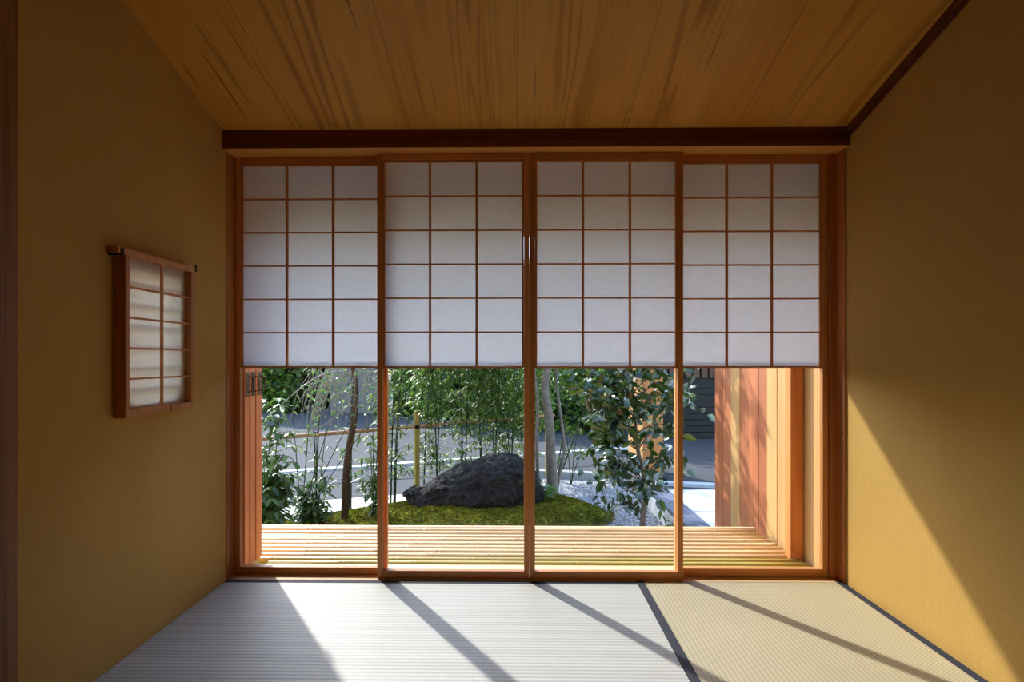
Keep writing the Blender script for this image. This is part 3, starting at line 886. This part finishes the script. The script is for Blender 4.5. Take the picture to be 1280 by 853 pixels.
r = random.Random(21)
bush('leafy_shrub', 'fine-leaved green shrub behind the pale trunk at the gravel edge',
     [[(.42, 7.75, GZ - .03), (.36, 7.75, .1), (.25, 7.8, .6)], [(.5, 7.8, GZ - .03), (.62, 7.8, .2), (.7, 7.85, .8)], [(.55, 7.8, GZ - .03), (.85, 7.8, .3), (1.05, 7.85, .8)]],
     [(r.uniform(-.15, 1.15), r.uniform(7.6, 8.2), r.uniform(.34, 1.25), .2) for _ in range(42)], 60, .075, .032, 'leaf_mid', 31, .012)
bush('small_shrub', 'small thin-stemmed shrub by the kerb just right of the pale trunk',
     [[(.62, 7.1, GZ), (.60, 7.1, -.2), (.57, 7.1, .1)], [(.63, 7.1, GZ), (.66, 7.1, -.15), (.70, 7.1, .12)], [(.62, 7.12, GZ), (.72, 7.12, -.2), (.83, 7.12, -.05)]],
     [(.58, 7.1, -.08, .1), (.68, 7.1, -.12, .12), (.78, 7.1, -.16, .1), (.62, 7.1, .1, .09), (.5, 7.05, -.2, .07)], 20, .06, .022, 'leaf_bamboo', 32, .007)

# ------------------------------------------------------------------ camellia
t = thing('camellia_tree', 'camellia with large glossy dark leaves in front of the orange cedar wall', 'tree', (1.0, 4.95, GZ))
r = random.Random(41)
tr = MB()
trunk = smooth_path([(.995, 4.95, GZ), (1.01, 4.95, -.33), (1.03, 4.96, -.2), (1.035, 4.97, -.09), (1.01, 4.98, .06), (.97, 4.98, .25), (.95, 4.98, .5), (.93, 5.0, .8), (.92, 5.0, 1.2)], 5)
tr.tube(trunk, taper(len(trunk), .024, .010), 10)
br = MB(); fo = MB()
cl = [(.56, .86), (.66, .72), (.78, .84), (.90, .76), (1.02, .88), (1.14, .78), (1.22, .9), (.60, .56), (.72, .60), (.70, .44), (.84, .52), (.86, .66), (.98, .56), (1.12, .60), (1.22, .66),
      (.66, .30), (.78, .30), (.88, .36), (.76, .16), (.86, .18), (.70, .04), (.80, .04), (1.14, .30), (1.20, .42), (1.10, .10), (1.02, -.02), (.92, .02), (1.12, -.14), (.66, -.10), (1.0, -.2), (.90, -.16), (1.08, -.28), (1.25, .10),
      (.80, -.27), (.74, -.2), (1.33, .16), (1.36, .62), (1.30, .74), (.50, .74), (.5, 1.05), (.7, 1.05), (.9, 1.1), (1.1, 1.1), (1.3, 1.05), (.8, 1.3), (1.05, 1.32), (.6, 1.25), (.8, 1.52), (1.0, 1.6), (1.15, 1.4), (.7, 1.7), (.95, 1.78), (.9, 1.4), (1.2, 1.65)]
dense = {k: 1.55 for k in (0, 1, 2, 3, 7, 8, 9, 10, 11, 15, 16, 17, 18, 19, 20, 21, 38)}
for i, (x, z) in enumerate(cl):
    y = 4.95 + r.uniform(-.22, .25)
    anchor = min(trunk, key=lambda q: abs(q.z - (z - .1)) + .2 * abs(q.x - x))
    mid = ((anchor.x * .45 + x * .55), (anchor.y + y) / 2, max(anchor.z, z - .02) * .5 + z * .5 + .02)
    pth = smooth_path([anchor, mid, (x, y, z)], 5)
    br.tube(pth, taper(len(pth), .0055, .0022), 6)
    for k in range(int(r.uniform(14, 21) * dense.get(i, 1) * (.5 if z < -.08 else .9 if z < .15 else 1.25))):
        q = Vector((x, y, z)) + Vector((r.gauss(0, .06), r.gauss(0, .08), r.gauss(0, .06)))
        d = rdir(r, -.95, .15)
        fo.leaf(q, d, rdir(r, .1, 1), r.uniform(.075, .125), r.uniform(.044, .068), .14, .18)
tr.build('trunk', M['bark_pale'], t); br.build('branches', M['bark'], t); fo.build('foliage', M['leaf_camellia'], t)
# low pale groundcover at its foot
bush('ground_plant', 'small pale-leaved plant low beside the camellia trunk', [[(.88, 4.75, GZ), (.88, 4.75, -.42), (.86, 4.75, -.36)], [(.89, 4.75, GZ), (.94, 4.74, -.42), (.97, 4.74, -.38)]],
     [(.86, 4.75, -.40, .07), (.94, 4.74, -.40, .06)], 16, .06, .032, 'leaf_pale', 51, .003)
bush('ground_plant', 'small leafy sprig at the foot of the blue-grey kerb', [[(1.2, 4.85, GZ), (1.2, 4.85, -.4), (1.22, 4.85, -.33)]],
     [(1.2, 4.85, -.38, .06), (1.24, 4.85, -.36, .04)], 12, .06, .03, 'leaf_mid', 52, .003)
bush('ground_plant', 'broad pale-leaved plant on the moss beside the pale trunk', [[(.2, 5.85, -.36), (.2, 5.85, -.3), (.19, 5.85, -.24)], [(.2, 5.85, -.36), (.24, 5.84, -.3), (.29, 5.84, -.26)]],
     [(.19, 5.85, -.26, .06), (.28, 5.84, -.28, .06)], 12, .11, .075, 'leaf_pale', 53, .004)

# ------------------------------------------------------------------ bamboo fence
def fl(s): return (-2.17 + 2.25 * s, 5.25 + 1.95 * s)
bfence = thing('bamboo_fence', 'low bamboo fence with one horizontal pole tied to ochre posts behind the rock', 'fence', (-1.0, 6.25, GZ))
RZ = .263
pts = []; rs = []
s = -.25; nxt = -.2
while s < 1.16:
    x, y = fl(s); pts.append((x, y - .03, RZ)); rs.append(.0185)
    if s >= nxt:
        for ds, k in ((.002, 1.0), (.005, 1.13), (.008, .95), (.011, 1.12), (.014, 1.0)):
            x, y = fl(s + ds); pts.append((x, y - .03, RZ)); rs.append(.0185 * k)
        nxt = s + R.uniform(.085, .12)
    s += .02
MB().tube(pts, rs, 10).build('bamboo_rail', M['bamboo_rail'], bfence)
for s, h in ((-.22, .42), (.511, .385), (1.13, .40)):
    x, y = fl(s)
    b = MB(); pp = []; rr = []
    for k in range(6):
        z0 = GZ - .02 + (h - GZ) * k / 5
        for dz, kk in ((0, 1.0), (.01, 1.08), (.016, .97), (.022, 1.08), (.034, 1.0)):
            if z0 + dz < h + .02: pp.append((x, y + .028, z0 + dz)); rr.append(.030 * kk)
    pp.append((x, y + .028, h + .03)); rr.append(.030)
    b.tube(pp, rr, 14).build('post', M['bamboo_post'], bfence)
    k = MB()
    for q in range(3):
        k.tube([(x + .034 * math.cos(a), y - .002 + .052 * math.sin(a), RZ - .012 + q * .012 + .006 * math.sin(2 * a)) for a in [i * math.pi / 8 for i in range(17)]], .006, 6)
    k.build('twine_tie', M['rope'], bfence)
for s in (.16, .27, .33, .40, .445, .475, .56, .63, .70, .74, .80, .86, .92):
    x, y = fl(s)
    k = MB()
    k.tube([(x + .012 * math.cos(a) - .0, y - .03 + .022 * math.cos(a), RZ + .023 * math.sin(a)) for a in [i * math.pi / 6 for i in range(13)]], .0055, 6)
    k.build('twine_tie', M['rope'], bfence)

# ------------------------------------------------------------------ bamboo plants along the fence
def bamboo_plant(x, y, label, seed, nst=2, canopy=(.35, 1.35), n=260, low=34, spread=.30, base=None, lowz=(-.25, .25)):
    r = random.Random(seed)
    zb = moss_z(x, y) - .01 if base is None else base
    if sdist(x, y) < 0: zb = GZ - .03
    t = thing('bamboo_plant', label, 'bamboo', (x, y, zb), 'slender bamboos along the low fence')
    sm = MB(); fo = MB()
    for k in range(nst):
        bx, by = x + r.uniform(-.05, .05), y + r.uniform(-.03, .03)
        tx, ty = bx + r.uniform(-.12, .12), by + r.uniform(-.08, .08)
        pts = [(bx, by, zb - .02)]; zz = zb
        top = canopy[1] - .05
        pth = smooth_path([(bx, by, zb - .02), (bx + (tx - bx) * .2, by, zb + (top - zb) * .35), (bx + (tx - bx) * .6, by, zb + (top - zb) * .7), (tx, ty, top)], 8)
        sm.tube(pth, taper(len(pth), .0095, .004), 7)
        for _ in range(low // nst):
            q = pth[r.randrange(len(pth))]
            z = r.uniform(*lowz); q = min(pth, key=lambda v: abs(v.z - z))
            a = r.uniform(0, 6.28); l = r.uniform(.05, .16)
            e = q + Vector((math.cos(a) * l, math.sin(a) * l, r.uniform(-.02, .07)))
            sm.tube([q, e], [.0018, .001], 4)
            whorl(fo, r, e, r.choice((3, 4, 5)), .095, .019)
        for _ in range(n // nst // 4):
            z = canopy[0] + (canopy[1] - canopy[0]) * r.random()
            q = min(pth, key=lambda v: abs(v.z - z))
            a = r.uniform(0, 6.28); l = spread * math.sqrt(r.random())
            e = Vector((q.x, q.y, z)) + Vector((math.cos(a) * l, math.sin(a) * l, r.uniform(-.1, .06)))
            if r.random() < .4: sm.tube([Vector((q.x, q.y, z)), e], [.002, .001], 4)
            whorl(fo, r, e, r.choice((3, 4, 5)), .10, .02, tilt=-.5)
    sm.build('culms', M['stem'], t); fo.build('foliage', M['leaf_bamboo'], t)
    return t
B = [(-1.20, 6.02, 'thin bamboo rooted in moss just left of the ochre fence post', 3, (.42, 1.3), 300, 26),
     (-.98, 6.42, 'thin bamboo directly behind the ochre fence post', 1, (.40, 1.4), 420, 14),
     (-.80, 6.45, 'thin bamboo behind the low pointed end of the rock', 2, (.34, 1.4), 520, 22),
     (-.60, 6.60, 'thin bamboo behind the sloping shoulder of the rock', 2, (.30, 1.4), 620, 20),
     (-.44, 6.74, 'thin bamboo rising behind the middle of the rock', 2, (.28, 1.4), 640, 20),
     (-.28, 6.88, 'thin bamboo rising behind the peak of the rock', 2, (.26, 1.4), 640, 22),
     (-.10, 7.0, 'thin bamboo behind the rock beside the centre door stiles', 2, (.2, 1.4), 640, 26),
     (.10, 7.15, 'thin bamboo between the rock and the pale tree trunk', 2, (.2, 1.4), 460, 26)]
for i, (x, y, lab, nst, can, n, low) in enumerate(B):
    bamboo_plant(x, y, lab, 100 + i, nst, can, int(n * 1.7), int(low * 2.4), .24)

# ------------------------------------------------------------------ shrubs on the left
def fan_shrub(label, x, y, stems, leaf, n_per, seed, L=.085, W=.03, zb=None, grp=None, lw=(.25, 1.0), sr=.0065):
    r = random.Random(seed)
    z0 = moss_z(x, y) if zb is None else zb
    t = thing('leafy_shrub', label, 'shrub', (x, y, z0), grp)
    sm = MB(); fo = MB()
    for (dx, h) in stems:
        dy = r.uniform(-.1, .1)
        pth = smooth_path([(x + r.uniform(-.02, .02), y, z0 - .02), (x + dx * .35, y + dy * .4, z0 + h * .4), (x + dx, y + dy, z0 + h)], 8)
        sm.tube(pth, taper(len(pth), sr, sr * .4), 6)
        for _ in range(n_per):
            k = r.uniform(*lw); q = pth[int(k * (len(pth) - 1))]
            a = r.uniform(0, 6.28); l = r.uniform(.02, .13)
            e = q + Vector((math.cos(a) * l, math.sin(a) * l, r.uniform(-.01, .08)))
            sm.tube([q, e], [.0018, .001], 4)
            whorl(fo, r, e, r.choice((3, 4, 5)), L, W, tilt=-.35)
    sm.build('stems', M['stem'], t); fo.build('foliage', M[leaf], t)
    return t
fan_shrub('bushy broad-leaved shrub right beside the storm shutters', -1.93, 4.75, [(-.12, 1.0), (0, 1.08), (.08, .95), (.16, .7), (-.05, .75), (.08, .5)], 'leaf_mid', 34, 201, .10, .042, None, None, (.2, 1))
fan_shrub('tall thin-stemmed shrub fanning out left of the plum tree', -1.80, 5.12, [(.05, .9), (.25, .85), (.42, .95), (.60, .92), (-.06, 1.0), (.12, .5), (.2, .42)], 'leaf_mid', 11, 202, .085, .03, None, None, (.1, .55))
fan_shrub('low dark-leaved shrub close to the veranda edge below the fan-shaped stems', -1.90, 4.55, [(-.1, .38), (.06, .42), (.16, .36), (.0, .5), (.24, .26)], 'leaf_mid', 20, 203, .095, .042, None, None, (.3, 1))
fan_shrub('small upright shrub on the moss immediately left of the plum trunk', -1.68, 5.15, [(.0, .75), (.05, .8), (-.05, .35), (.06, .32)], 'leaf_mid', 11, 204, .085, .034, None, None, (.1, .55))
fan_shrub('upright narrow-leaved shrub between plum trunk and first inner door stile', -1.25, 5.36, [(.0, .78), (.03, .82), (-.05, .7), (.05, .6)], 'leaf_bamboo', 17, 205, .09, .025, None, None, (.15, .9))
bamboo_plant(-1.55, 5.85, 'thin bamboo tied to the rail behind the plum trunk', 206, 2, (.55, 1.2), 120, 22, .3)
bamboo_plant(-1.85, 5.62, 'thin bamboo tied to the rail left of the plum branches', 207, 2, (.6, 1.2), 60, 14, .25)

# ------------------------------------------------------------------ light
sun = bpy.data.lights.new('sun', 'SUN'); sun.energy = 8.5; sun.angle = math.radians(1.1); sun.color = (1.0, .965, .89)
so = bpy.data.objects.new('sun', sun); COL.objects.link(so)
so.rotation_euler = Vector((.63, -1, -.862)).to_track_quat('-Z', 'Y').to_euler()
so.location = (-6, 12, 10)

wd = bpy.data.worlds.new('sky'); sc.world = wd; wd.use_nodes = True
nt = wd.node_tree; nt.nodes.clear()
wo = nt.nodes.new('ShaderNodeOutputWorld'); bg = nt.nodes.new('ShaderNodeBackground')
sky = nt.nodes.new('ShaderNodeTexSky'); sky.sky_type = 'NISHITA'; sky.sun_disc = False
sky.sun_elevation = math.radians(36); sky.sun_rotation = math.atan2(-.63, 1.0)
sky.air_density = 1.0; sky.dust_density = .8; sky.ozone_density = 1.0
nt.links.new(sky.outputs[0], bg.inputs[0]); bg.inputs[1].default_value = .88
nt.links.new(bg.outputs[0], wo.inputs[0])

# ------------------------------------------------------------------ camera
cd = bpy.data.cameras.new('camera'); cam = bpy.data.objects.new('camera', cd); COL.objects.link(cam)
cam.location = (0, 0, .945)
cam.rotation_euler = (math.pi / 2, 0, .0156)
cd.sensor_width = 36; cd.lens = 770 / 1280 * 36
cd.shift_x = 6 / 1280; cd.shift_y = 22.5 / 1280
cd.clip_start = .05; cd.clip_end = 200
sc.camera = cam

vs = sc.view_settings
vs.view_transform = 'Standard'; vs.look = 'None'; vs.exposure = 0.0; vs.gamma = 1.0; vs.use_curve_mapping = False
cy = sc.cycles
cy.max_bounces = 12; cy.diffuse_bounces = 7; cy.glossy_bounces = 3; cy.transmission_bounces = 6; cy.transparent_max_bounces = 16
cy.sample_clamp_indirect = 6.0
cy.use_denoising = True
cy.caustics_reflective = False; cy.caustics_refractive = False
